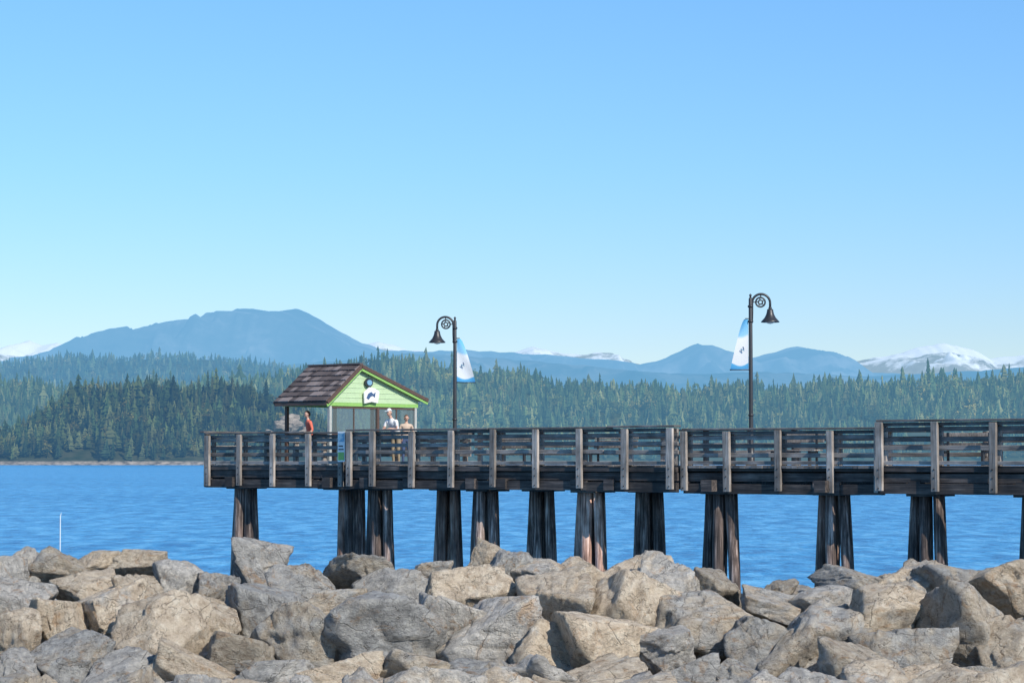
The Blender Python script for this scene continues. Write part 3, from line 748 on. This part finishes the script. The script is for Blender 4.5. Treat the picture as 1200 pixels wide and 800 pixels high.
ma=N(nt,'ShaderNodeMath',operation='MULTIPLY_ADD'); nt.links.new(oi.outputs['Random'],ma.inputs[0]); ma.inputs[1].default_value=0.5; nt.links.new(nA,ma.inputs[2])
c=mix(nt,ramp(nt,ma.outputs[0],[(0.66,0),(0.82,1)]),greyc,tanc)
c=mix(nt,ramp(nt,nD,[(0.56,0),(0.66,0.75)]),c,rust)
c=mix(nt,ramp(nt,nC,[(0.60,0),(0.70,0.55)]),c,(0.13,0.12,0.10))
c=mix(nt,ramp(nt,nC,[(0.30,0.6),(0.38,0)]),c,(0.86,0.83,0.76))
rv=N(nt,'ShaderNodeMath',operation='FRACT'); r3=N(nt,'ShaderNodeMath',operation='MULTIPLY'); r3.inputs[1].default_value=13.7; nt.links.new(oi.outputs['Random'],r3.inputs[0]); nt.links.new(r3.outputs[0],rv.inputs[0])
c=mix(nt,1.0,c,ramp(nt,rv.outputs[0],[(0,(0.60,0.62,0.64)),(1,(1.0,0.98,0.95))]),'MULTIPLY')
vo=N(nt,'ShaderNodeTexVoronoi',Scale=1.5); vo.feature='DISTANCE_TO_EDGE'
dv=nt.nodes.new('ShaderNodeVectorMath'); dv.operation='MULTIPLY_ADD'; nt.links.new(noise(nt,vec,3,4),dv.inputs[0]); dv.inputs[1].default_value=(1.3,1.3,1.3); nt.links.new(vec,dv.inputs[2]); nt.links.new(dv.outputs[0],vo.inputs['Vector'])
cr=ramp(nt,vo.outputs['Distance'],[(0,0),(0.02,1)])
c=mix(nt,1.0,c,ramp(nt,vo.outputs['Distance'],[(0,0.4),(0.018,1)]),'MULTIPLY')
hsum=N(nt,'ShaderNodeMath',operation='MULTIPLY_ADD'); nt.links.new(cr,hsum.inputs[0]); hsum.inputs[1].default_value=0.12; nt.links.new(nB,hsum.inputs[2])
hs2=N(nt,'ShaderNodeMath',operation='MULTIPLY_ADD'); nt.links.new(nC,hs2.inputs[0]); hs2.inputs[1].default_value=0.28; nt.links.new(hsum.outputs[0],hs2.inputs[2])
bsdf(nt,out,c,0.9,hs2.outputs[0],1.0,0.10)
rockm=m
NVAR=24; rmesh=[]
for i in range(NVAR):
    V,Tt=blob_rock(300+i,5,[5,8,6,4][i%4],0.5,[110,180,100,200][i%4],0.04)
    V=V-(V.max(0)+V.min(0))/2; V=V/((V.max(0)-V.min(0))/2)
    o=npmesh('rock_src',V,Tt,[rockm],smooth=True); rmesh.append(o.data); bpy.data.objects.remove(o)
brk=empty('boulder_breakwater')
rc=[0]
def rock(x,y,z,sx,sy,sz,tilt=0.3,rz=None):
    rc[0]+=1
    o=bpy.data.objects.new('boulder_%d'%rc[0],rmesh[random.randrange(NVAR)])
    o.location=(x,y,z); o.scale=(sx,sy,sz)
    o.rotation_euler=(random.uniform(-.4,.3),random.uniform(-tilt,tilt),random.choice([0,math.pi])+random.uniform(-.6,.6) if rz is None else rz)
    link(o,brk)
hero=[(5,682,60,60),(35,668,60,44),(75,668,66,50),(120,662,60,32),(165,668,66,40),(105,692,90,56),(20,712,70,56),(212,690,76,60),(165,704,70,50),(250,692,60,46),(302,660,72,60),(352,694,96,56),(425,676,84,38),(385,710,90,50),(465,697,92,58),(515,672,44,38),(574,655,40,36),(592,680,76,66),(545,702,90,64),(640,680,70,44),(690,682,74,48),(655,722,100,66),(752,684,80,52),(790,694,90,72),(843,690,70,54),(742,728,110,90),(822,734,120,78),(900,714,76,40),(915,698,60,28),(968,714,90,46),(1000,687,76,38),(1040,692,60,44),(1075,690,74,48),(1116,692,94,54),(1172,696,104,64),(1032,730,140,66),(1130,748,110,76),(950,766,130,90),(885,758,90,66),
(25,752,70,64),(68,736,76,56),(132,726,90,64),(188,750,104,100),(245,740,80,64),(312,722,96,86),(282,768,90,60),(362,752,120,90),(442,752,150,90),(520,742,84,66),(575,748,130,100),(640,768,90,64),(704,766,120,90),(775,766,84,56),(1058,778,100,66),(1190,768,90,76),
(15,796,70,60),(92,780,96,66),(150,800,110,60),(222,796,100,60),(322,802,120,60),(400,804,110,60),(482,800,120,64),(558,802,100,60),(625,806,110,60),(705,812,110,60),(800,802,100,60),(866,808,90,50),(1010,806,110,56),(1105,810,110,56),(1175,812,100,56)]
for i in range(18): hero.append((-10+i*74+random.uniform(-10,10),838+random.uniform(-8,8),110,80))
for (cx,cy,w_,h_) in hero:
    d=31.2-(cy-665)/140*3.6
    k=d/F*0.5
    hk=1.15 if cy<700 else 1.3
    rock(wx(cx,d),d,wz(cy,d),w_*k*1.10,w_*k*1.10*random.uniform(0.85,1.1),h_*k*hk,0.4)
for i in range(620):
    y=random.uniform(24,41); x=random.uniform(-16,16)
    s_=random.choice([0.16,0.22,0.3,0.42])
    z=float(moundz(np.array(y)))+random.uniform(-0.05,0.22)
    rock(x,y,z,s_*random.uniform(.9,1.5),s_*random.uniform(.9,1.3),s_*random.uniform(.6,.95),0.5)
for i in range(160):
    y=random.uniform(24,41); x=random.choice([-1,1])*random.uniform(7.8,22)
    s_=random.uniform(0.45,0.75); z=float(moundz(np.array(y)))+0.1
    rock(x,y,z,s_*1.2,s_,s_*0.7,0.4)
mp=MB(); d=45; mp.tube([(0,0,-2),(0,0,wz(604,d)),(0.02,0,wz(600,d))],[0.014,0.008,0.003],8)
mo=mp.obj('marker_pole',[white_p]); mo.location=(wx(72,d),d,0)
